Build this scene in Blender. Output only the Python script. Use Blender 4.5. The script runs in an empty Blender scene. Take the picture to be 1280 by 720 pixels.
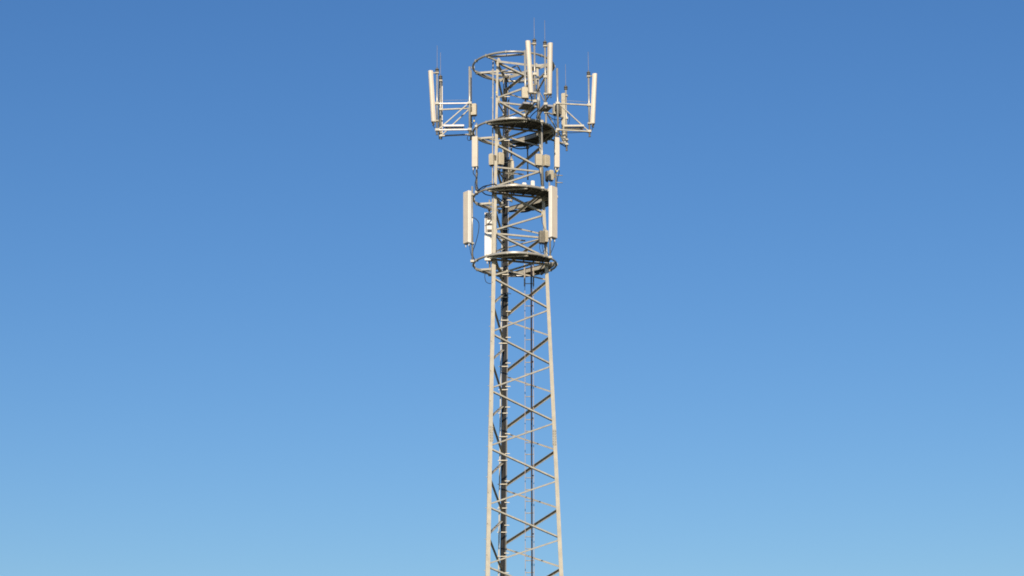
import bpy, bmesh, math, random
from mathutils import Vector, Matrix
random.seed(7)
V = Vector
R_ = math.radians
sc = bpy.context.scene
COL = sc.collection

# ------------------------------------------------------------------ camera
F_PX, D, ZC = 2700.0, 80.0, 1.6
PITCH, YAW, ROLL = R_(15.6), R_(0.085), R_(-0.42)
CAM = Matrix.Rotation(YAW, 3, 'Z') @ Matrix.Rotation(math.pi/2 + PITCH, 3, 'X') @ Matrix.Rotation(ROLL, 3, 'Z')
cd = bpy.data.cameras.new('camera'); cam = bpy.data.objects.new('camera', cd); COL.objects.link(cam)
cam.matrix_world = Matrix.Translation((0, 0, ZC)) @ CAM.to_4x4()
cd.sensor_width = 36.0; cd.lens = 36.0 * F_PX / 1280.0
cd.clip_end = 5000
sc.camera = cam
sc.cycles.filter_width = 1.8

def P(u, v, dy):
    """point seen at photo pixel (u, v) that lies dy metres behind the tower axis; x, y are relative to the axis"""
    d = CAM @ V(((u - 640) / F_PX, (360 - v) / F_PX, -1.0))
    t = (D + dy) / d.y
    return V((d.x * t, dy, ZC + d.z * t))

OFF = V((0, D, 0))                                # tower axis on the ground

# ------------------------------------------------------------------ materials
def mat(name, col, rough=.5, metal=0., var=.12, scale=6., streak=0., streak_col=(.2, .14, .09), bump=0., tone=.1):
    m = bpy.data.materials.new(name); m.use_nodes = True
    nt = m.node_tree; b = nt.nodes['Principled BSDF']
    tc = nt.nodes.new('ShaderNodeTexCoord')
    n = nt.nodes.new('ShaderNodeTexNoise'); n.inputs['Scale'].default_value = scale; n.inputs['Detail'].default_value = 6
    nt.links.new(tc.outputs['Object'], n.inputs['Vector'])
    mx = nt.nodes.new('ShaderNodeMix'); mx.data_type = 'RGBA'
    mx.inputs[6].default_value = (*[c * (1 - var) for c in col], 1)
    mx.inputs[7].default_value = (*[min(1, c * (1 + var)) for c in col], 1)
    rp = nt.nodes.new('ShaderNodeMapRange'); rp.inputs[1].default_value = .3; rp.inputs[2].default_value = .7
    nt.links.new(n.outputs['Fac'], rp.inputs[0]); nt.links.new(rp.outputs[0], mx.inputs[0])
    out = mx.outputs[2]
    if streak:
        mp = nt.nodes.new('ShaderNodeMapping'); mp.inputs['Scale'].default_value = (9, 9, 1.2)
        nt.links.new(tc.outputs['Object'], mp.inputs['Vector'])
        n2 = nt.nodes.new('ShaderNodeTexNoise'); n2.inputs['Scale'].default_value = 1.6; n2.inputs['Detail'].default_value = 5
        nt.links.new(mp.outputs[0], n2.inputs['Vector'])
        r2 = nt.nodes.new('ShaderNodeMapRange'); r2.inputs[1].default_value = .55; r2.inputs[2].default_value = .75
        r2.inputs[4].default_value = streak
        nt.links.new(n2.outputs['Fac'], r2.inputs[0])
        m2 = nt.nodes.new('ShaderNodeMix'); m2.data_type = 'RGBA'
        nt.links.new(r2.outputs[0], m2.inputs[0]); nt.links.new(out, m2.inputs[6]); m2.inputs[7].default_value = (*streak_col, 1)
        out = m2.outputs[2]
    oi = nt.nodes.new('ShaderNodeObjectInfo')            # small piece-to-piece differences of tone
    r4 = nt.nodes.new('ShaderNodeMapRange'); r4.inputs[3].default_value = 1 - tone; r4.inputs[4].default_value = 1 + tone * .6
    nt.links.new(oi.outputs['Random'], r4.inputs[0])
    sc_ = nt.nodes.new('ShaderNodeVectorMath'); sc_.operation = 'SCALE'
    nt.links.new(out, sc_.inputs[0]); nt.links.new(r4.outputs[0], sc_.inputs['Scale']); out = sc_.outputs[0]
    nt.links.new(out, b.inputs['Base Color'])
    r3 = nt.nodes.new('ShaderNodeMapRange'); r3.inputs[3].default_value = max(.05, rough - .1); r3.inputs[4].default_value = min(1, rough + .1)
    nt.links.new(n.outputs['Fac'], r3.inputs[0]); nt.links.new(r3.outputs[0], b.inputs['Roughness'])
    b.inputs['Metallic'].default_value = metal
    if bump:
        bp = nt.nodes.new('ShaderNodeBump'); bp.inputs['Strength'].default_value = bump; bp.inputs['Distance'].default_value = .01
        nt.links.new(n.outputs['Fac'], bp.inputs['Height']); nt.links.new(bp.outputs[0], b.inputs['Normal'])
    return m

M = dict(
    galv=mat('galvanised_steel', (.46, .42, .335), .55, .1, .14, 7, .3, (.25, .20, .14)),
    leg=mat('galvanised_leg_steel', (.565, .505, .39), .5, .1, .09, 4, .3, (.33, .26, .18), tone=.04),
    tube=mat('galvanised_tube', (.44, .41, .35), .30, .25, .08, 8, .15, (.3, .26, .2)),
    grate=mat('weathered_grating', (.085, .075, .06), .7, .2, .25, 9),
    dark=mat('dark_steel', (.05, .045, .045), .6, .3, .2, 9),
    black=mat('black_rubber', (.011, .0105, .0105), .5, 0, .3, 12),
    cream=mat('cream_radome', (.73, .64, .51), .5, 0, .05, 4, .18, (.5, .42, .32)),
    tan=mat('tan_radome', (.68, .585, .46), .5, 0, .05, 4, .15, (.42, .36, .28)),
    white=mat('white_housing', (.83, .785, .71), .4, 0, .04, 4, .1, (.6, .52, .42)),
    rru=mat('beige_casing', (.56, .49, .36), .5, 0, .08, 6, .2, (.4, .33, .24)),
    fin=mat('grey_fins', (.2, .18, .14), .5, .3, .15, 8),
    alu=mat('bare_aluminium', (.42, .40, .40), .45, .2, .08, 8),
    rail=mat('ladder_steel', (.37, .31, .28), .7, .1, .15, 8),
    yellow=mat('yellow_tag', (.75, .55, .08), .5),
    rod=mat('dull_rod_metal', (.30, .28, .27), .6, .2),
    brown=mat('dark_rod_steel', (.03, .022, .028), .6, .1, .2, 8),
    conc=mat('concrete', (.33, .31, .28), .9, 0, .2, 3),
    ground=mat('dry_grass_ground', (.055, .06, .03), .95, 0, .5, .15, .5, (.08, .065, .04)),
)

# ------------------------------------------------------------------ mesh builder
WLOC = {}
class MB:
    def __init__(s): s.v = []; s.f = []; s.sm = []
    def add(s, vs, fs, smooth=None):
        o = len(s.v); s.v += [V(p) for p in vs]; s.f += [[i + o for i in f] for f in fs]
        s.sm += smooth if smooth is not None else [False] * len(fs)
        return s
    @staticmethod
    def frame(d, up=V((0, 0, 1))):
        d = d.normalized()
        if abs(d.dot(up)) > .995: up = V((1, 0, 0))
        a = d.cross(up).normalized(); b = a.cross(d).normalized()
        return a, b
    def path(s, pts, r, n=10, closed=False, caps=True):
        pts = [V(p) for p in pts]; k = len(pts); vs = []; fs = []; sm = []
        pa = None
        for i, p in enumerate(pts):
            if closed: d = pts[(i + 1) % k] - pts[i - 1]
            else: d = pts[min(i + 1, k - 1)] - pts[max(i - 1, 0)]
            d.normalize()
            if pa is None: a = MB.frame(d)[0]; b = d.cross(a)
            else:
                a = pa - d * pa.dot(d)
                a = a.normalized() if a.length > 1e-6 else MB.frame(d)[0]
                b = d.cross(a)
            if closed: a, b = MB.frame(d)
            pa = a
            rr = r[i] if isinstance(r, (list, tuple)) else r
            for j in range(n):
                t = 2 * math.pi * j / n
                vs.append(p + a * (rr * math.cos(t)) + b * (rr * math.sin(t)))
        for i in range(k if closed else k - 1):
            for j in range(n):
                i2 = (i + 1) % k
                fs.append([i * n + j, i * n + (j + 1) % n, i2 * n + (j + 1) % n, i2 * n + j]); sm.append(True)
        if not closed and caps:
            fs.append([j for j in range(n)][::-1]); fs.append([(k - 1) * n + j for j in range(n)]); sm += [False, False]
        return s.add(vs, fs, sm)
    def tube(s, a, b, r, n=12): return s.path([a, b], r, n)
    def prof(s, a, b, pr, ea, eb):
        """extrude 2-D profile pr (in axes ea, eb) from a to b"""
        a, b = V(a), V(b); n = len(pr)
        vs = [a + ea * x + eb * y for x, y in pr] + [b + ea * x + eb * y for x, y in pr]
        fs = [[i, (i + 1) % n, n + (i + 1) % n, n + i] for i in range(n)] + [list(range(n))[::-1], [n + i for i in range(n)]]
        return s.add(vs, fs)
    def bar(s, a, b, w, h, up=V((0, 0, 1))):
        ea, eb = MB.frame(V(b) - V(a), V(up))
        return s.prof(a, b, [(-w/2, -h/2), (w/2, -h/2), (w/2, h/2), (-w/2, h/2)], ea, eb)
    def angle(s, a, b, w, nrm, t=.009, low=True, w2=None):
        """L section: one flange in the face plane (normal nrm), the other turned inward along its lower (low) or upper edge"""
        a, b = V(a), V(b); d = (b - a).normalized(); n = V(nrm); n = (n - d * n.dot(d)).normalized()
        q = n.cross(d)
        if q.z < 0: q = -q
        if not low: q = -q
        pr = [(-w/2, 0), (w/2, 0), (w/2, -t), (-w/2 + t, -t), (-w/2 + t, -(w2 or w)), (-w/2, -(w2 or w))]
        return s.prof(a, b, pr, q, n)
    def box(s, c, size, rz=0., bev=0.):
        x, y, z = [k/2 for k in size]; c = V(c)
        q = min(bev, x*.9, y*.9)
        pr = [(-x, -y), (x, -y), (x, y), (-x, y)] if q <= 0 else [
            (-x+q, -y), (x-q, -y), (x-q*.29, -y+q*.29), (x, -y+q), (x, y-q), (x-q*.29, y-q*.29), (x-q, y), (-x+q, y), (-x+q*.29, y-q*.29), (-x, y-q), (-x, -y+q), (-x+q*.29, -y+q*.29)]
        cs, sn = math.cos(rz), math.sin(rz)
        return s.prof(c - V((0, 0, z)), c + V((0, 0, z)), pr, V((cs, sn, 0)), V((-sn, cs, 0)))
    def build(s, name, material, parent=None):
        pl = WLOC.get(parent.name, V((0, 0, 0))) if parent else V((0, 0, 0))
        me = bpy.data.meshes.new(name); me.from_pydata([p + OFF - pl for p in s.v], [], s.f)
        me.materials.append(M[material] if isinstance(material, str) else material)
        me.polygons.foreach_set('use_smooth', s.sm)
        bm = bmesh.new(); bm.from_mesh(me); bmesh.ops.recalc_face_normals(bm, faces=bm.faces); bm.to_mesh(me); bm.free()
        me.update()
        o = bpy.data.objects.new(name, me); COL.objects.link(o)
        if parent: o.parent = parent
        WLOC[o.name] = pl
        return o

def thing(name, label, cat, loc, group=None):
    o = bpy.data.objects.new(name, None); COL.objects.link(o); o.empty_display_size = .2
    w = V(loc) + OFF; o.location = w; WLOC[o.name] = w
    o['label'] = label; o['category'] = cat
    if group: o['group'] = group
    return o
def tag(o, label, cat, group=None):
    o['label'] = label; o['category'] = cat
    if group: o['group'] = group
    return o
def az(a, r, z=0.): return V((r * math.sin(R_(a)), -r * math.cos(R_(a)), z))      # azimuth from the camera side, clockwise to the right
def ring_pts(r, z, n=72): return [az(360 * i / n, r, z) for i in range(n)]
def clampm(mb, c, r, h=.05):
    """saddle clamp: two collars and a through-bolt"""
    c = V(c); mb.tube(c - V((0, 0, h/2)), c + V((0, 0, h/2)), r + .012, 12)
    for sx in (-1, 1): mb.tube(c + V((sx*(r+.02), -r-.05, 0)), c + V((sx*(r+.02), r+.05, 0)), .008, 6)
    mb.bar(c + V((-r-.035, -r-.03, 0)), c + V((r+.035, -r-.03, 0)), .014, h)
    mb.bar(c + V((-r-.035, r+.03, 0)), c + V((r+.035, r+.03, 0)), .014, h)
    return mb

# ------------------------------------------------------------------ setting
g = MB().add([(-2500, -2500, 0), (2500, -2500, 0), (2500, 2500, 0), (-2500, 2500, 0)], [[0, 1, 2, 3]]).build('ground', 'ground'); g['kind'] = 'structure'

# ------------------------------------------------------------------ the lattice tower
AZ = dict(A=-41.2, B=78.8, C=-161.2)
def rad(z): return 1.315 + .0362 * (24.4 - z)
def legp(k, z): return az(AZ[k], rad(z), z)
def dirp(a, b): return (az(AZ[b], 1) - az(AZ[a], 1)).normalized()
tower = thing('lattice_tower', 'tall tapering three-legged steel lattice tower that carries all the antennas', 'tower', (0, 0, 0))
other = dict(A='BC', B='CA', C='AB')
for k in 'ABC':
    d1, d2 = dirp(k, other[k][0]), dirp(k, other[k][1]); bis = (d1 + d2).normalized()
    mb = MB(); rows = []
    for z, w in ((.25, .17), (12.0, .158), (24.9, .138), (24.9, .125), (30.2, .12), (30.2, .098), (33.05, .092)):
        t = .016; a = legp(k, z)
        n1 = (bis - d1 * bis.dot(d1)).normalized(); n2 = (bis - d2 * bis.dot(d2)).normalized()
        rows.append([a, a + d1*w, a + d1*w + n1*t, a + bis*(2*t), a + d2*w + n2*t, a + d2*w])
    vs = [p for r in rows for p in r]; fs = []
    for i in range(len(rows) - 1):
        for j in range(6): fs.append([i*6+j, i*6+(j+1) % 6, (i+1)*6+(j+1) % 6, (i+1)*6+j])
    fs += [[0, 1, 2, 3], [0, 3, 4, 5]]; e = (len(rows)-1)*6; fs += [[e+3, e+2, e+1, e], [e+5, e+4, e+3, e]]
    mb.add(vs, fs)
    leg = mb.build('leg', 'leg', tower)
    for z in (6.0, 12.0, 18.0):                    # bolted splices of the leg sections
        sp = MB(); w = .19
        for d, o_ in ((d1, d2), (d2, d1)):
            nn = (o_ - d * o_.dot(d)).normalized()
            c = legp(k, z) + d * (w*.5) - nn * .008
            sp.bar(c - V((0, 0, .3)), c + V((0, 0, .3)), .012, w*.8, d)
            for i in range(6):
                for sgn in (-.25, .25):
                    q = c + V((0, 0, -.25 + .1*i)) + d * (w*sgn); sp.tube(q - nn*.03, q + nn*.01, .014, 6)
        sp.build('splice_plate', 'galv', leg)
    MB().box(legp(k, .12), (.75, .75, .25)).build('footing', 'conc', tower)

full = [33.0, 31.4, 29.57, 27.73, 25.95, 24.13] + [24.13 - 2.21*i for i in range(1, 11)]
half = [32.3, 30.5, 28.66, 26.84, 25.05] + [24.13 - 2.21*(i + .5) for i in range(0, 10)]
def face_n(a, b):
    m = az(AZ[a], 1) + az(AZ[b], 1); m.z = 0; return m.normalized()
gus = {}
for a, b in ('AB', 'BC', 'CA'):
    n = face_n(a, b); d = dirp(a, b)
    seq = sorted([(z, a) for z in full] + [(z, b) for z in half], reverse=True)
    for i in range(len(seq) - 1):
        (z0, k0), (z1, k1) = seq[i], seq[i+1]
        rear = a == 'B' and k0 == 'B'
        w = (.052 if z0 < 24.5 else .060) * ((1.4 if z0 < 24.5 else 1.05) if rear else 1.)
        sg = {a: 1, b: -1}
        p0 = legp(k0, z0 - .05) + d * (sg[k0] * .07) - n * .018
        p1 = legp(k1, z1 + .05) + d * (sg[k1] * .07) - n * .018
        mb = MB().angle(p0, p1, w, n, low=not rear, w2=.085 if a == 'C' else .12)
        for q, o_ in ((p0, p1), (p1, p0)):
            e = (o_ - q).normalized()
            for s_ in (.05, .12): c = q + e * s_; mb.tube(c + n*.02, c - n*.015, .014, 6)
        mb.build('diagonal_brace', 'galv', tower)
    for z in (25.87, 28.57, 31.27):
        mb = MB().angle(legp(a, z) + d*.05 - n*.03, legp(b, z) - d*.05 - n*.03, .062, n)
        mb.build('horizontal_brace', 'galv', tower)
    for z, k in [(z, a) for z in full[:-4]] + [(z, b) for z in half[:-4]]:      # gusset plates at the nodes
        s_ = 1 if k == a else -1; c = legp(k, z) + d * (s_ * .13) - n * .012
        hh = .12
        MB().prof(c + n*.004, c - n*.004, [(-.08, -hh), (.0, -hh), (.04, -.04), (.04, .04), (.0, hh), (-.08, hh)], d * s_, V((0, 0, 1))).build('gusset_plate', 'leg', gus.setdefault(a, tower)) if z > 24.4 else None
# inner plan bracing at the top
mids = [(legp(a, 32.9) + legp(b, 32.9)) / 2 for a, b in ('AB', 'BC', 'CA')]
for i in range(3):
    MB().angle(mids[i], mids[(i+1) % 3], .06, (0, 0, 1)).build('plan_brace', 'galv', tower)
for z in (26.0, 28.7):
    mids2 = [(legp(a, z) + legp(b, z)) / 2 for a, b in ('AB', 'BC', 'CA')]
    MB().angle(mids2[1], mids2[2], .05, (0, 0, 1)).build('plan_brace', 'galv', tower)

# ------------------------------------------------------------------ ring platforms
RR = 1.6
ZP = [33.03, 30.27, 27.55, 24.87]
PL = ['open topmost ring of bright tube without a floor, under the tall whip rods',
      'upper dark-floored ring platform level with the bottom of the side brackets',
      'middle dark-floored ring platform just above the three wide lower antennas',
      'lowest dark-floored ring platform where the slender open mast below begins']
for pi_, z in enumerate(ZP):
    t = thing('ring_platform', PL[pi_], 'platform', (0, 0, z), 'ring platforms round the tower head')
    MB().path(ring_pts(RR, z, 96), .044, 12, closed=True).build('ring', 'tube', t)
    rr = rad(z)
    for a, b in ('AB', 'BC', 'CA'):                # chord beams carried out to the ring
        n = face_n(a, b); d = dirp(a, b); m_ = n * (rr/2 + .06); L = math.sqrt(RR**2 - (rr/2 + .06)**2) - .02
        ea, eb = (-L, L)
        if a + b == 'AB': ea = -rr*.8
        if a + b == 'CA': ea, eb = -L, rr*.9
        p0, p1 = m_ + d*ea, m_ + d*eb
        dz = V((0, 0, -.085))
        if a == 'B': mb = MB().bar(p0 + V((0, 0, z - .10)), p1 + V((0, 0, z - .10)), .02, .13)      # deep web of the rear beam
        else: mb = MB().angle(p0 + V((0, 0, z)) + dz, p1 + V((0, 0, z)) + dz, .085, n, low=False)
        mb.build('floor_beam', 'galv', t)
    for q in (-10, 110, 230):                      # straight ties between two points of the ring
        MB().bar(az(q - 29, 1.56, z - .06), az(q + 29, 1.56, z - .06), .05, .075).build('ring_tie', 'galv', t)
    # bracket arms on the open left side
    s0, s1 = V((-1.49, .60, z)), V((-.46, .40, z))
    MB().bar(s0 - V((0, 0, .03)), s1 - V((0, 0, .03)), .06, .075).build('ring_spoke', 'galv', t)
    MB().bar(V((-1.18, .55, z - .03)), legp('C', z) - V((0, .06, .03)), .05, .06).build('ring_spoke', 'galv', t)
    MB().bar(legp('C', z) - V((0, 0, .03)), az(-165, RR, z - .03), .05, .07).build('ring_spoke', 'galv', t)
    MB().bar(legp('B', z) - V((0, 0, .03)), az(AZ['B'], RR, z - .03), .05, .07).build('ring_spoke', 'galv', t)
    MB().bar(legp('A', z) - V((0, 0, .03)), az(AZ['A'], RR, z - .03), .05, .07).build('ring_spoke', 'galv', t)
    if pi_ > 0:
        for (k0, k1, a0, a1) in (('A', 'B', -37., 77. if pi_ < 3 else 62.), ('B', 'C', 80., 172. if pi_ == 1 else 160.)):
            RG = RR - .05 if pi_ < 3 or k0 == 'A' else 1.4
            n = face_n(k0, k1)
            arc = [az(a0 + (a1 - a0)*i/24, RG, 0) for i in range(25)]
            pa, pb = legp(k0, 0), legp(k1, 0)
            pa = az(AZ[k0], rr + .03) + (arc[0] - az(AZ[k0], rr)).normalized()*.05; pb = az(AZ[k1], rr + .03) + (arc[-1] - az(AZ[k1], rr)).normalized()*.05
            poly = [pa] + arc + [pb]; N = len(poly)
            zt, zb = V((0, 0, z + .015)), V((0, 0, z - .02))
            mb = MB().add([p + zb for p in poly] + [p + zt for p in poly],
                          [list(range(N))[::-1], list(range(N, 2*N))] + [[i, (i+1) % N, N + (i+1) % N, N + i] for i in range(N)])
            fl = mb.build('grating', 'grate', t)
            jb = MB()
            for f_ in (.2, .38, .55, .72, .88):     # joists under the grating
                q0 = pa.lerp(pb, f_); q1 = az(a0 + (a1 - a0)*f_, RG - .01, 0)
                jb.bar(q0 + V((0, 0, z - .05)), q1 + V((0, 0, z - .05)), .035, .055)
            jb.path([az(a0 + (a1 - a0)*i/24, RG - .17, z - .045) for i in range(25)], .014, 6)
            jb.build('joists', 'fin', fl)
        tb = MB(); K = 40                           # upright toe plate inside the near edge
        for rr_, s_ in ((1.545, 1), (1.533, -1)):
            tb.v += [az(-38 + (114 if pi_ < 3 else 100)*i/K, rr_, zz) for i in range(K + 1) for zz in (z + .016, z + .078)]
        n_ = 2*(K + 1)
        for i in range(K):
            o = 2*i
            for f_ in ([o, o+2, o+3, o+1], [n_+o, n_+o+1, n_+o+3, n_+o+2], [o, n_+o, n_+o+2, o+2], [o+1, o+3, n_+o+3, n_+o+1]): tb.f.append(f_); tb.sm.append(False)
        for o in (0, 2*K): tb.f.append([o, o+1, n_+o+1, n_+o]); tb.sm.append(False)
        tb.build('toe_plate', 'tube', t)
    br = MB()
    for a in (-150, -115, -92, -66, -41, -10, 17, 43, 60, 90, 120, 139, 165):
        c = az(a, RR, z); br.bar(c - az(a, .06) , c + az(a, .055), .035, .095)
    br.build('ring_brackets', 'galv', t)

# ------------------------------------------------------------------ ladder, step rail, cables
lad = thing('climbing_ladder', 'slender climbing ladder with a dark guide rod inside the open mast', 'ladder', (.5, .3, 0))
pT, pB = P(661.3, 345, .3), P(662.1, 720, .3); kx = (pB.x - pT.x) / (pB.z - pT.z)
def lx(z, o=0.): return V((pT.x + kx * (z - pT.z) + o, .3, z))
for o in (-.162, .162):
    MB().bar(lx(.1, o), lx(24.95, o), .03, .022, (1, 0, 0)).build('rail', 'rail', lad)
for i in range(54):
    z = .5 + .447 * i
    MB().tube(lx(z, -.16), lx(z, .16), .017, 8).build('rung', 'galv', lad)
MB().tube(lx(.1, .085) - V((0, .07, 0)), lx(24.9, .085) - V((0, .07, 0)), .032, 10).build('guide_rod', 'brown', lad)
for z in [1.2 + 2.21*i for i in range(11)]:
    MB().bar(lx(z, .085) - V((0, .06, 0)), lx(z, .162), .02, .05).build('rod_bracket', 'brown', lad)
hr = MB()
for o in (-.17, .17): hr.tube(lx(24.1, o) + V((0, .05, 0)), lx(25.0, o) + V((0, .05, 0)), .03, 10)
hr.build('handhold', 'galv', lad)

st = thing('step_rail', 'thin upright tube with step pegs along the outer side of the left leg', 'step rail', legp('A', 0) + V((-.1, .05, 0)))
def sx(z):
    q = P(616.5, 83, -.6) if z > 30 else None
    a = legp('A', z); k = max(0., min(1., (z - 24.) / 9.)); return a + V((.004 - .14*k, .06, 0))
MB().path([sx(.3), sx(12), sx(18), sx(24), sx(27), sx(30), sx(33)], .026, 8).build('tube', 'galv', st)
for i in range(36):
    z = 12.3 + .58 * i
    s_ = -1 if i % 2 else 1
    MB().tube(sx(z), sx(z) + V((-.085 if i % 2 else .02, -.03 if i % 2 else -.1, 0)), .011, 6).build('step_peg', 'galv', st)

cl = thing('cable_ladder', 'pale cable ladder with cross bars beside the rear leg of the tower', 'cable ladder', (-.4, .7, 0))
cU, cL = P(633, 85, .75), P(628, 720, 1.15)
def cx(z, o=0., dy=0.):
    t = (z - cL.z) / (cU.z - cL.z); p = cL.lerp(cU, t); p.z = z; return p + V((o, dy, 0))
railp = MB().bar(cx(.2, -.17), cx(33.0, -.10), .02, .05, (1, 0, 0)).build('rail', 'galv', cl)
MB().bar(cx(.2, .15), cx(33.0, .12), .05, .02, (1, 0, 0)).build('rail', 'fin', cl)
for i in range(25):
    z = 11.0 + .915 * i
    MB().bar(cx(z, -.21, -.05), cx(z, .16, -.05), .025, .03).build('cross_bar', 'leg', cl)
    j_ = random.uniform(.1, .4)
    if z < 24.6 or i % 3 == 0: MB().bar(cx(z + j_, .06, -.07), cx(z + j_, .25, -.07), .025, .028).build('cable_hanger', 'leg', cl)
cb = thing('cable_bundle', 'thick bundle of black feeder cables running up the rear leg', 'cable bundle', (-.35, .7, .2))
for i in range(9):
    o = -.072 + .022 * i; pts = []
    top = [32.6, 30.4, 33.0, 27.7, 33.0, 30.4, 27.6, 32.2, 25.2][i]
    z = .2
    while z < top:
        pts.append(cx(z, o + random.uniform(-.006, .006), (.02 if i % 2 else -.012) + random.uniform(-.006, .006))); z += .46
    MB().path(pts, [.016, .020, .012][i % 3], 8).build('cable', 'fin' if i == 8 else 'black', cb)
# ------------------------------------------------------------------ antenna parts
def rods(parent, x, y, ztop, L):
    mb = MB().path([V((x, y, ztop)), V((x, y, ztop + .12)), V((x, y, ztop + L))], [.011, .009, .007], 8); r = mb.build('lightning_rod', 'rod', parent)
    b = MB().tube((x, y, ztop - .13), (x, y, ztop - .09), .075, 12).tube((x, y, ztop - .05), (x, y, ztop - .01), .075, 12).tube((x, y, ztop - .16), (x, y, ztop + .04), .03, 10)
    b.build('rod_clamp', 'fin', parent)

def panel(label, base, top, w, d, face, mats=('cream', 'cream'), rnd=True, group='panel antennas', pole=None, cable=True, tails=2):
    """upright antenna: base / top are the centre of its two ends, face the azimuth its front looks to"""
    base, top = V(base), V(top)
    t = thing('panel_antenna', label, 'antenna', base, group)
    f = az(face, 1); s = V((-f.y, f.x, 0))
    if rnd:      # curved front
        pr = [(-w/2, -d/2)] + [(w/2 * -math.cos(math.pi*i/10), d*.02 + d*.5*math.sin(math.pi*i/10)) for i in range(11)] + [(w/2, -d/2)]
    else:
        q = .02; pr = [(-w/2, -d/2), (-w/2, d/2 - q), (-w/2 + q*.3, d/2 - q*.3), (-w/2 + q, d/2), (w/2 - q, d/2), (w/2 - q*.3, d/2 - q*.3), (w/2, d/2 - q), (w/2, -d/2)]
    ax = (top - base).normalized()
    mb = MB(); n = len(pr)
    vs = []
    for p, k in ((base, .97), (base + ax*.02, 1.), (top - ax*.02, 1.), (top, .97)):
        vs += [p + s*(x*k) + f*(y*k) for x, y in pr]
    fs = []; sm = []
    for i in range(3):
        for j in range(n): fs.append([i*n+j, i*n+(j+1) % n, (i+1)*n+(j+1) % n, (i+1)*n+j]); sm.append(rnd and 1 <= j <= 10)
    fs += [list(range(n))[::-1], [3*n+i for i in range(n)]]; sm += [False, False]
    mb.add(vs, fs, sm).build('radome', mats[0], t)
    if mats[1] != mats[0]:
        c0, c1 = base + ax*.015 + f*(d/2 + .002), top - ax*.015 + f*(d/2 + .002)
        MB().prof(c0, c1, [(-w/2 - .002, 0), (w/2 + .002, 0), (w/2 - .012, .016), (-w/2 + .012, .016)], s, f).build('front_cover', mats[1], t)
    cp = MB(); inset = .8
    cp.prof(base - ax*.025, base, [(x*inset, y*inset) for x, y in pr], s, f); cp.build('end_cap', 'fin', t)
    cn = MB()
    for i in range(tails):
        x = (-.5 + i/(max(1, tails-1))) * w*.6
        cn.tube(base + s*x - ax*.14, base + s*x - ax*.02, .02, 8)
    cn.build('connectors', 'white' if not rnd else 'fin', t)
    if pole is not None:
        for k in (.03, .97):
            q = base.lerp(top, k); pp = V((pole[0], pole[1], q.z - .02))
            c = MB(); clampm(c, pp, .035, .06); c.bar(pp, q - f*(d*.4), .04, .04); c.build('mounting_clamp', 'fin', t)
    return t
def rru(label, c, size, rz=0., m='rru', fins=True, pole=None):
    c = V(c); t = thing('radio_unit', label, 'radio unit', c - V((0, 0, size[2]/2)), 'remote radio units')
    MB().box(c, size, rz, .025).build('casing', m, t)
    ex, ey = V((math.cos(rz), math.sin(rz), 0)), V((-math.sin(rz), math.cos(rz), 0))
    fb = MB()
    nf = 7
    for i in range(nf):
        o = -size[0]*.4 + size[0]*.8*i/(nf-1)
        q = c + ex*o - ey*(size[1]/2 + .008)
        fb.bar(q - V((0, 0, size[2]*.38)), q + V((0, 0, size[2]*.38)), .008, .014, ex)
    fb.build('cooling_fins', m, t)
    MB().box(c + V((0, 0, size[2]/2 + .012)), (size[0]*.7, size[1]*.7, .024), rz).build('lid', m, t)
    cb_ = MB()
    for i in range(3): q = c + ex*(size[0]*(-.28 + .28*i)) - V((0, 0, size[2]/2)); cb_.tube(q - V((0, 0, .07)), q, .014, 8)
    cb_.build('connectors', 'dark', t)
    if pole is not None:
        MB().bar(c, V((pole[0], pole[1], c.z)), .05, size[2]*.45).build('mounting_bracket', 'fin', t)
    return t
def cable(label, pts, r=.014, m='black'):
    """smooth cable through pts"""
    pts = [V(p) for p in pts]; out = []
    for i in range(len(pts) - 1):
        p0, p1, p2, p3 = pts[max(0, i-1)], pts[i], pts[i+1], pts[min(len(pts)-1, i+2)]
        for k in range(8):
            t = k/8; out.append(.5*((2*p1) + (p2-p0)*t + (2*p0-5*p1+4*p2-p3)*t*t + (3*p1-p0-3*p2+p3)*t**3))
    out.append(pts[-1])
    return tag(MB().path(out, r, 8).build('cable', m), label, 'cable', 'loose black cables')
def vpole(u, v0, v1, dy):
    a, b = P(u, v0, dy), P(u, v1, dy); return (a.x + b.x)/2, dy, a.z, b.z
def pole_part(parent, x, y, zt, zb, r=.036, m='tube'):
    p = MB().tube((x, y, zb), (x, y, zt), r, 14); p.tube((x, y, zb - .015), (x, y, zb), r + .012, 14)
    return p.build('pole', m, parent)

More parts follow.
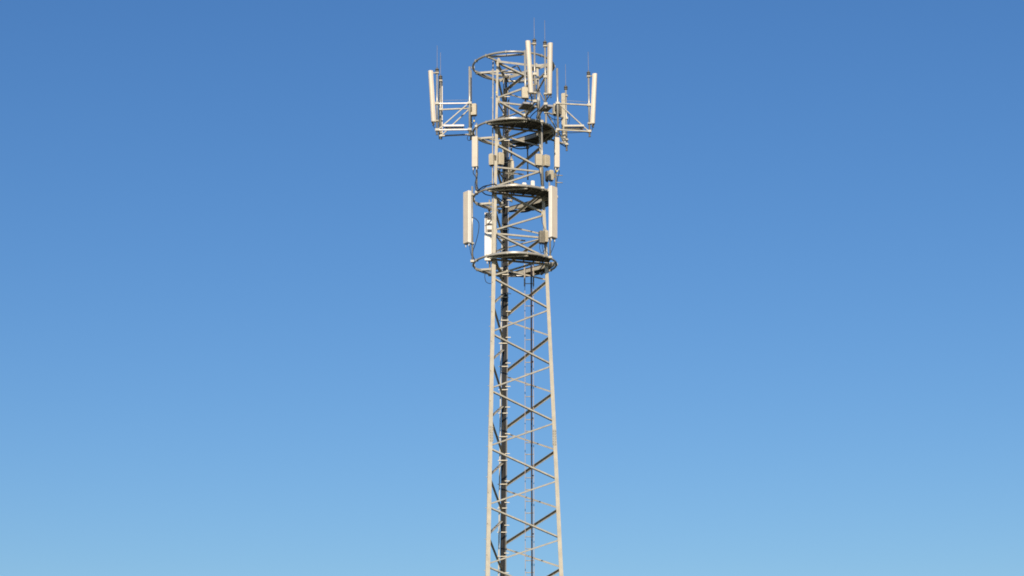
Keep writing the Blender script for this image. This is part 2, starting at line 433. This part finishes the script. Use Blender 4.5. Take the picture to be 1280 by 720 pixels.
ZA, ZB_ = 31.5, 30.4            # heights of the bracket arms
def bracket(label, base, tip, base_z, tip_z, rod=None, arm_m='galv', plate=None, wire=False, base_pole=True, arm_r=.032):
    bx, by = base; tx, ty = tip
    t = thing('antenna_bracket', label, 'bracket', (bx, by, base_z[1]), 'outrigger brackets')
    if base_pole: pole_part(t, bx, by, base_z[0], base_z[1], .042)
    pole_part(t, tx, ty, tip_z[0], tip_z[1], .036)
    for z in (ZA, ZB_):
        MB().bar((bx, by, z), (tx, ty, z), .055, .05).build('arm', arm_m, t)
    e = (V((tx, ty, 0)) - V((bx, by, 0))).normalized()
    MB().angle(V((bx, by, ZA - .05)) + e*.1, V((tx, ty, ZB_ + .02)) - e*.04, .042, V((e.y, -e.x, 0)) if e.x > 0 else V((-e.y, e.x, 0))).build('diagonal_strut', 'galv', t)
    for z in (ZA, ZB_): clampm(MB(), (tx, ty, z), .036, .09).build('clamp', 'galv', t)
    if base_pole:
        for z in (ZA, ZB_): clampm(MB(), (bx, by, z), .042, .09).build('clamp', 'galv', t)
    if rod: rods(t, tx, ty, tip_z[0], rod)
    if wire: MB().tube((bx, by, ZA + .14), (tx, ty, ZA + .13), .006, 6).build('safety_wire', 'galv', t)
    return t
def tray(parent, c, ex, L, W, z, m='alu'):
    """open step plate hung between the arms: bright front lip, shaded slatted underside"""
    c = V((c[0], c[1], z)); ex = V(ex).normalized(); ey = V((-ex.y, ex.x, 0))
    mb = MB()
    for s_ in (-1, 1): mb.bar(c + ey*(s_*W/2) - ex*(L/2), c + ey*(s_*W/2) + ex*(L/2), .014, .07)
    for s_ in (-1, 1): mb.bar(c + ex*(s_*L/2) - ey*(W/2), c + ex*(s_*L/2) + ey*(W/2), .014, .07)
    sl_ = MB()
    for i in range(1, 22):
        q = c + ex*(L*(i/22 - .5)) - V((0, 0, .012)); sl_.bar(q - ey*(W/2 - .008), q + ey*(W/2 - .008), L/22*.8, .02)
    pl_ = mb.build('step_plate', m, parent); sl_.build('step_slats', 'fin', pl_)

# left pair
x1, y1, zt1, zb1 = vpole(587, 83.5, 169, -.02); x2, y2, zt2, zb2 = vpole(546.3, 86, 168, 0.)
L1 = bracket('nearer of the two left-hand brackets, with a step plate low between its poles', (x1, y1), (x2, y2), (zt1, zb1), (zt2, zb2), .98, 'alu', wire=True)
a, b = P(555, 158, .1), P(580, 158, .1); tray(L1, ((a.x+b.x)/2, .1), (1, 0, 0), b.x - a.x, .42, P(560, 157, -.1).z)
x1b, y1b, zt1b, zb1b = vpole(588.7, 88, 174, .55); x2b, y2b, zt2b, zb2b = vpole(550.6, 95, 173, .68)
L2 = bracket('shaded rear bracket behind the nearer left-hand bracket', (x1b, y1b), (x2b, y2b), (zt1b, zb1b), (zt2b, zb2b), 1.0)
panel('curved cream antenna leaning outward at the far left end of the tower head', P(541.6, 152.5, -.02), P(537.7, 88.7, -.02), .185, .15, -62, pole=(x2, y2))
panel('shaded narrow antenna tucked behind the left-hand cream antenna', P(550.6, 170, .9), P(550.6, 101, .9), .16, .12, -170, pole=(x2b, y2b))
rru('tan radio box on the left bracket pole, just below the topmost ring', P(592.2, 137.5, .12), (.24, .2, .45), R_(-12), pole=(x1, y1))
# toward the viewer
xb, yb, ztb, zbb = vpole(656.6, 63, 146, -1.58); xt1, yt1, zt_, zb_ = vpole(668.3, 49.5, 127.5, -3.1)
F1 = bracket('bracket reaching toward the viewer from a pale pole on the ring', (xb, yb), (xt1, yt1), (ztb, zbb), (zt_, zb_), .90)
a = P(657.5, 132.5, -2.55); tray(F1, (a.x, a.y), (.3, -1, 0), .66, .40, a.z)
xt2, yt2, zt2_, zb2_ = vpole(681.6, 52, 135, -2.8); xb2, yb2, ztb2, zbb2 = vpole(672.5, 100, 150, -1.38)
F2 = bracket('second forward bracket, right of the one on the pale ring pole', (xb2, yb2), (xt2, yt2), (ztb2, zbb2), (zt2_, zb2_), .88)
a = P(682, 135.2, -2.35); tray(F2, (a.x, a.y), (.35, -1, 0), .62, .36, a.z)
panel('tall curved cream antenna leaning left, highest on the tower', P(664, 116.5, -3.2), P(659.9, 51.3, -3.2), .195, .16, 5, pole=(xt1, yt1))
panel('tall upright curved cream antenna just right of the highest antenna', P(687.2, 117.8, -2.9), P(688.2, 54, -2.9), .18, .16, 30, pole=(xt2, yt2))
rru('small beige radio box half hidden behind the foot of the highest antenna', P(656.3, 116.5, -1.85), (.27, .16, .42), R_(8), pole=(xb, yb))
# right
xr, yr, ztr, zbr = vpole(697, 85.5, 170, .08); xr1, yr1, ztr1, zbr1 = vpole(736.3, 90, 170.5, .3)
R1 = bracket('right-hand bracket with a step plate low between its two poles', (xr, yr), (xr1, yr1), (ztr, zbr), (ztr1, zbr1), .86, wire=True)
a, b = P(705, 158.5, .3), P(729.5, 158.5, .3); tray(R1, ((a.x+b.x)/2, .3), (1, 0, 0), b.x - a.x, .4, P(715, 157, .1).z, 'galv')
panel('curved cream antenna leaning outward at the far right end', P(741.2, 154.8, .22), P(744, 92.3, .22), .165, .15, 55, pole=(xr1, yr1))
xrb, yrb, ztrb, zbrb = vpole(707.8, 108, 188, 1.8); q0 = az(130, 1.68)
R2 = bracket('dark bracket reaching back to the right behind the step-plate bracket', (q0.x, q0.y), (xrb, yrb), (31.65, 30.2), (ztrb, zbrb), .96)
panel('tan flat antenna with its lower end in shade, behind the right-hand bracket', P(704.9, 175.5, 1.75), P(704.3, 117, 1.75), .16, .12, -25, ('rru', 'rru'), False, pole=(xrb, yrb))
rru('small pale finned radio box on the ring behind the right bracket pole', P(693.2, 137, .6), (.14, .2, .42), R_(20), pole=(xr, yr))
rru('dark radio box between the right bracket pole and the tan flat antenna', P(698.6, 137.5, .75), (.18, .2, .42), R_(20), 'fin', pole=(xr, yr))

# ------------------------------------------------------------------ poles between the rings, with their antennas
def mpole(label, u, v0, v1, dy, r=.036, clamps=()):
    x, y, zt, zb = vpole(u, v0, v1, dy)
    t = thing('mounting_pole', label, 'pole', (x, y, zb), 'mounting poles between the rings')
    pole_part(t, x, y, zt, zb, r)
    for z in clamps: clampm(MB(), (x, y, z), r, .08).build('clamp', 'galv', t)
    return x, y
w1, w2, w3 = ZP[1], ZP[2], ZP[3]
x, y = mpole('cable-wrapped pole carrying the short left antenna between upper and middle platforms', 595.8, 154, 240, -.72, .034, (w1, w2 + .03))
panel('short flat cream antenna on the left between upper and middle platforms', P(593.6, 208.3, -.86), P(593.7, 171, -.86), .235, .1, -20, ('cream', 'cream'), False, pole=(x, y))
x, y = mpole('pole carrying the short right antenna between upper and middle platforms', 694.6, 163, 246, -.05, .034, (w1, w2 + .03))
panel('short flat cream antenna on the right between upper and middle platforms', P(696.3, 209, -.2), P(696.1, 172, -.2), .2, .1, 22, ('cream', 'cream'), False, pole=(x, y))
rru('sensor-like radio box with dark fins low beside the short right antenna', P(688.6, 219.5, -.1), (.18, .2, .38), R_(25), 'rru', pole=(x, y))
rru('narrow dark-finned radio box left of the sensor-like one', P(683.8, 220, .05), (.10, .2, .36), R_(25), 'fin', pole=(x, y))
pg = MB()
for v in (219, 228): a = P(694.6, v, -.1); pg.tube(a, a + V((.27, .05, 0)), .02, 8)
tag(pg.build('stand_off_arm', 'galv'), 'pair of short pegs sticking out right of the right-hand pole', 'stand-off')
x, y = mpole('pale pole at front right carrying two beige radio boxes', 677.6, 149.5, 238, -1.2, .036, (w1, w2 + .02))
rru('left one of the two beige radio boxes on the front right pole', P(673.1, 200.5, -1.25), (.26, .2, .44), R_(18), pole=(x, y))
rru('right one of the two beige radio boxes on the front right pole', P(682.7, 201.3, -1.15), (.25, .2, .43), R_(38), pole=(x, y))
la = legp('A', 28.9)
rru('narrow beige radio box on the outer side of the left leg', P(614.7, 200, -.85), (.19, .2, .43), R_(-20), pole=(la.x, la.y))
rru('wider beige radio box on the inner side of the left leg', P(625.3, 199, -.7), (.22, .22, .47), R_(35), pole=(la.x, la.y))
x, y = mpole('rear pole behind the feeder cables, carrying a shaded panel', 639.3, 182, 252, 1.55, .034, (w1, w2))
panel('shaded grey-green panel at the back beside the feeder cables', P(635.2, 227, 1.68), P(635.2, 200, 1.68), .34, .12, 178, ('fin', 'fin'), False, pole=(x, y))
rru('slim pale box on the rear pole beside the shaded panel', P(640.8, 214, 1.5), (.1, .12, .8), R_(5), pole=(x, y))
mpole('slim rear pole hanging under the upper platform', 659.6, 183, 224, 1.52, .03, (w1 - .1,))
tb = rru('small white box standing on the middle platform toward the right', P(665.7, 230.3, -.5), (.15, .15, .22), R_(10), 'white')
rru('low white box standing on the middle platform left of the other', P(655, 232, -.3), (.17, .2, .16), R_(10), 'white')

x, y = mpole('pole behind the wide lower left antenna', 590.3, 233, 325.5, -.5, .034, (w3, w2))
panel('wide flat lower left antenna with tan front and white side', P(584.2, 304.3, -.66), P(584.2, 239.5, -.66), .33, .135, -52, ('white', 'tan'), False, pole=(x, y), tails=2)
x, y = mpole('pole behind the wide lower right antenna', 687.2, 228, 320, -.95, .034, (w3, w2))
panel('wide flat lower right antenna with tan front and white side', P(691.2, 297.5, -1.02), P(691.2, 233.5, -1.02), .34, .135, 48, ('white', 'tan'), False, pole=(x, y), tails=2)
x, y = mpole('rear left pole mostly hidden behind the white antenna', 612, 250, 335, 1.4, .034, (w3, w2))
wa = panel('wide bright white antenna seen from behind, left of the feeder cables', P(613.5, 325.5, 1.25), P(613.5, 266, 1.25), .47, .13, 172, ('white', 'white'), False, pole=(x, y), tails=2)
fr = MB()                                            # dark bars standing in for shadow patches on the white antenna's upper back
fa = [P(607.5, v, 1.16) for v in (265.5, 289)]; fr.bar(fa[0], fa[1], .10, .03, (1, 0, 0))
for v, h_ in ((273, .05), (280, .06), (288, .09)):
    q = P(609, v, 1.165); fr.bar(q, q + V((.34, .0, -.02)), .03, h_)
fr.build('shadow_bars', 'dark', wa)
lb = legp('B', 26.3)
rru('dark grooved radio box on the right leg beside the wide right antenna', P(677.2, 296.7, -.5), (.22, .22, .46), R_(15), 'fin', pole=(lb.x, lb.y))
rru('paler grooved radio box on the right leg, right of the dark one', P(682.6, 296, -.42), (.14, .22, .44), R_(15), 'rru', pole=(lb.x, lb.y))

# ------------------------------------------------------------------ loose cables
def PP(l): return [P(*q) for q in l]
cable('black cable looping from the wide lower left antenna down to the lowest ring', PP([(590, 271.5, -.55), (594.5, 273.5, -.55), (598.5, 279, -.6), (598, 290, -.6), (594.5, 304, -.55), (591.3, 314, -.5), (592, 322, -.5), (596, 326, -.5)]))
cable('black cable hanging from the foot of the wide lower left antenna', PP([(587, 306, -.62), (588, 314, -.55), (590, 321, -.5), (594, 325, -.5)]), .011)
cable('black cable loop hanging below the lowest platform at left', PP([(607.5, 338, .6), (606, 345, .6), (607.5, 352, .6), (612, 354.5, .6), (616, 354, .5)]), .012)
cable('black cable loop at the foot of the left bracket poles', PP([(588, 160, .1), (586, 168, 0), (584, 173, 0), (586, 175.5, 0), (590, 174, .2), (593, 170, .5)]), .013)
cable('thin cable under the tan radio box on the left bracket', PP([(592.5, 145, .12), (593, 150, .12), (591, 155, .2), (589, 160, .3)]), .011)
cable('black cable winding down the pole of the short left antenna', PP([(593, 210, -.8), (591.5, 216, -.82), (595, 222, -.8), (593.8, 230, -.8), (595, 237, -.8), (600, 239, -.9)]), .016)
cable('second black cable twisted down the pole of the short left antenna', PP([(596, 210, -.8), (597, 218, -.8), (594.5, 226, -.8), (596.5, 233, -.8), (600, 238, -.9), (608, 233, -1.3)]), .013)
cable('black cable lying along the left of the middle ring', PP([(597, 238.5, -.9), (604, 233.5, -1.2), (611, 231.5, -1.3), (618, 230.5, -1.1), (626, 235, -.2), (631, 244, .6)]), .024)
cable('black cable dropping inside the left of the middle ring', PP([(603, 240, -.5), (607, 243, -.3), (613, 244.5, 0), (620, 246, .3), (629, 252, .7)]), .022)
cable('black cable sagging between the left leg and the feeder cables below the radio boxes', PP([(625.5, 206, -.7), (625, 212, -.5), (623.5, 219, -.2), (626, 226, .2), (630, 234, .7)]), .02)
cable('black cable dropping from the outer leg radio box', PP([(614.5, 206.5, -.85), (616.5, 214, -.8), (617.5, 222, -.8), (618.5, 230, -.9)]), .014)
cable('black cable looping under the dark grooved radio box', PP([(675, 304, -.5), (674.5, 310, -.5), (677, 316, -.5), (681, 312, -.5), (682.5, 305, -.45)]), .011)
cable('black cable crossing below the paler grooved radio box', PP([(683, 304, -.42), (681, 310, -.45), (684, 316, -.5), (688, 319, -.6)]), .011)
cable('black cable falling straight from the dark grooved radio box', PP([(677.5, 304, -.5), (678.5, 311, -.45), (680, 318, -.4), (679, 324, -.3)]), .011)
cable('thin black cable curving from the right leg to the grooved radio boxes', PP([(678, 268, -.3), (677, 275, -.35), (679.5, 283, -.4), (682.5, 288.5, -.42)]), .009)
cable('black cable below the small pale radio box at right', PP([(694, 144, .6), (693.5, 151, .7), (696, 157, .8), (700, 152, 1.), (703, 147, 1.3)]), .011)
cable('thin black cable hanging beside the tan flat antenna', PP([(709, 141, 1.8), (712, 146, 1.8), (711, 154, 1.8), (708, 160, 1.8)]), .009)
cable('black cable running from the upper ring to the rear right bracket', PP([(684, 143, 1.1), (690, 148, 1.2), (697, 150, 1.45), (703, 149, 1.7), (708, 152, 1.8)]), .014)
cable('black cable falling from the front right radio boxes to the middle ring', PP([(674, 207.5, -1.2), (674.5, 215, -1.15), (676, 222, -1.2), (676.5, 231, -1.2)]), .016)
cable('black cable at the feet of the two forward antennas', PP([(663.5, 118, -3.1), (664.5, 127, -2.6), (661.5, 138, -2.0), (657.5, 147, -1.6), (657, 153, -1.5), (661, 160, -.9)]), .018)
cable('black cable from the upright forward antenna to its bracket arm', PP([(686.8, 119, -2.85), (683.5, 124, -2.8), (680, 133, -2.6), (671, 138.5, -2.0), (664, 145, -1.6), (661, 152, -1.4)]), .018)
cable('black cable along the underside of the middle platform at the back', PP([(632, 262, 1.), (638, 264.5, 1.3), (644, 263, 1.4), (651, 265, 1.5), (660, 264, 1.5), (667, 261, 1.3)]), .03)
cable('dark cable along the rear of the upper ring at right', PP([(684, 170, 1.1), (690, 174, 1.2), (697, 178, 1.5), (703, 181, 1.7), (708, 184, 1.8)]), .02)
for l, pts, rad_ in (
    ('black jumper cable drooping from the far left antenna to its bracket arm', [(541.6, 154, -.02), (542.5, 159, 0), (546, 161.5, .02), (552, 161, .05), (560, 163.5, .1)], .012),
    ('black cable strapped along the lower arm of the left brackets', [(551, 171, .7), (560, 169.8, .65), (572, 168.8, .6), (584, 168.5, .55), (590, 171, .6)], .018),
    ('dark cable strapped under the upper arm of the rear left bracket', [(551, 137, .7), (560, 136.8, .65), (572, 135.5, .6), (584, 135, .55), (589, 140, .6)], .018),
    ('black jumper cable drooping from the far right antenna to its bracket arm', [(741.2, 156.5, .22), (740, 162, .25), (736.5, 165.5, .28), (730, 165, .28), (722, 165.5, .25)], .012),
    ('thin black cable along the lower arm of the right-hand bracket', [(722, 165.5, .25), (712, 166, .2), (703, 165, .15), (697, 168, .1), (694, 174, .1)], .013),
    ('black jumper cable at the foot of the short right antenna', [(697.5, 210, -.2), (699, 215, -.15), (697, 222, -.1), (696, 231, -.05), (695.5, 240, -.05)], .013),
    ('black jumper cable at the foot of the wide lower right antenna', [(692, 299, -1.0), (692.5, 306, -.98), (690, 313, -.95), (687, 320, -.95), (684, 324, -.8)], .011),
    ('black cable hanging from the shaded rear panel to the middle platform', [(636, 228, 1.6), (637.5, 235, 1.55), (635, 243, 1.5), (638, 252, 1.5)], .016),
    ('black cable dropping between the topmost ring and the rear leg', [(632.5, 90, .7), (636, 97, .9), (640, 101, 1.2), (650, 103.5, 1.5), (662, 102, 1.45)], .018),
    ('black cable running under the upper platform toward the rear pole', [(634, 180, .8), (641, 184, 1.2), (650, 186, 1.45), (660, 184.5, 1.5), (670, 180, 1.3)], .024),
    ('black cable bundle sagging under the lowest platform at the back', [(634, 338, .9), (642, 344, 1.2), (654, 346, 1.45), (667, 344, 1.4), (678, 339, 1.0)], .02)):
    cable(l, PP(pts), rad_)
tags = ((620.6, 115.6, -.98, 'small yellow marker on the left leg just below the topmost ring'), (592.6, 151.2, .1, 'tiny yellow marker under the tan radio box on the left bracket'),
        (624.4, 212.2, -.5, 'tiny yellow marker on a cable beneath the leg radio boxes'), (696.3, 213.8, -.2, 'tiny yellow marker below the short right antenna'))
for u, v, dy, l in tags:
    tag(MB().box(P(u, v, dy), (.055, .035, .07), 0, .01).build('cable_marker', 'yellow'), l, 'marker', 'yellow markers')

# ------------------------------------------------------------------ light
SUN_EL, SUN_AZ = 26.0, 183.0
w = bpy.data.worlds.new('World'); sc.world = w; w.use_nodes = True
nt = w.node_tree; bg = nt.nodes['Background']
sky = nt.nodes.new('ShaderNodeTexSky'); sky.sky_type = 'NISHITA'; sky.sun_disc = False
sky.sun_elevation = R_(SUN_EL); sky.sun_rotation = R_(SUN_AZ)
sky.air_density = 1.36; sky.dust_density = .5; sky.ozone_density = 7.0
hs = nt.nodes.new('ShaderNodeHueSaturation'); hs.inputs['Saturation'].default_value = 1.13; hs.inputs['Hue'].default_value = .508
nt.links.new(sky.outputs[0], hs.inputs['Color']); nt.links.new(hs.outputs[0], bg.inputs['Color']); bg.inputs['Strength'].default_value = .104
sl = bpy.data.lights.new('sun', 'SUN'); sl.energy = 4.6; sl.angle = R_(.53); sl.color = (1., .885, .72)
so = bpy.data.objects.new('sun', sl); COL.objects.link(so)
sd = V((math.sin(R_(SUN_AZ)) * math.cos(R_(SUN_EL)), math.cos(R_(SUN_AZ)) * math.cos(R_(SUN_EL)), math.sin(R_(SUN_EL))))
so.rotation_euler = sd.to_track_quat('Z', 'Y').to_euler(); so.location = (0, 0, 60)

vs_ = sc.view_settings
vs_.view_transform = 'Standard'; vs_.look = 'None'; vs_.exposure = 0.; vs_.gamma = 1.; vs_.use_curve_mapping = False
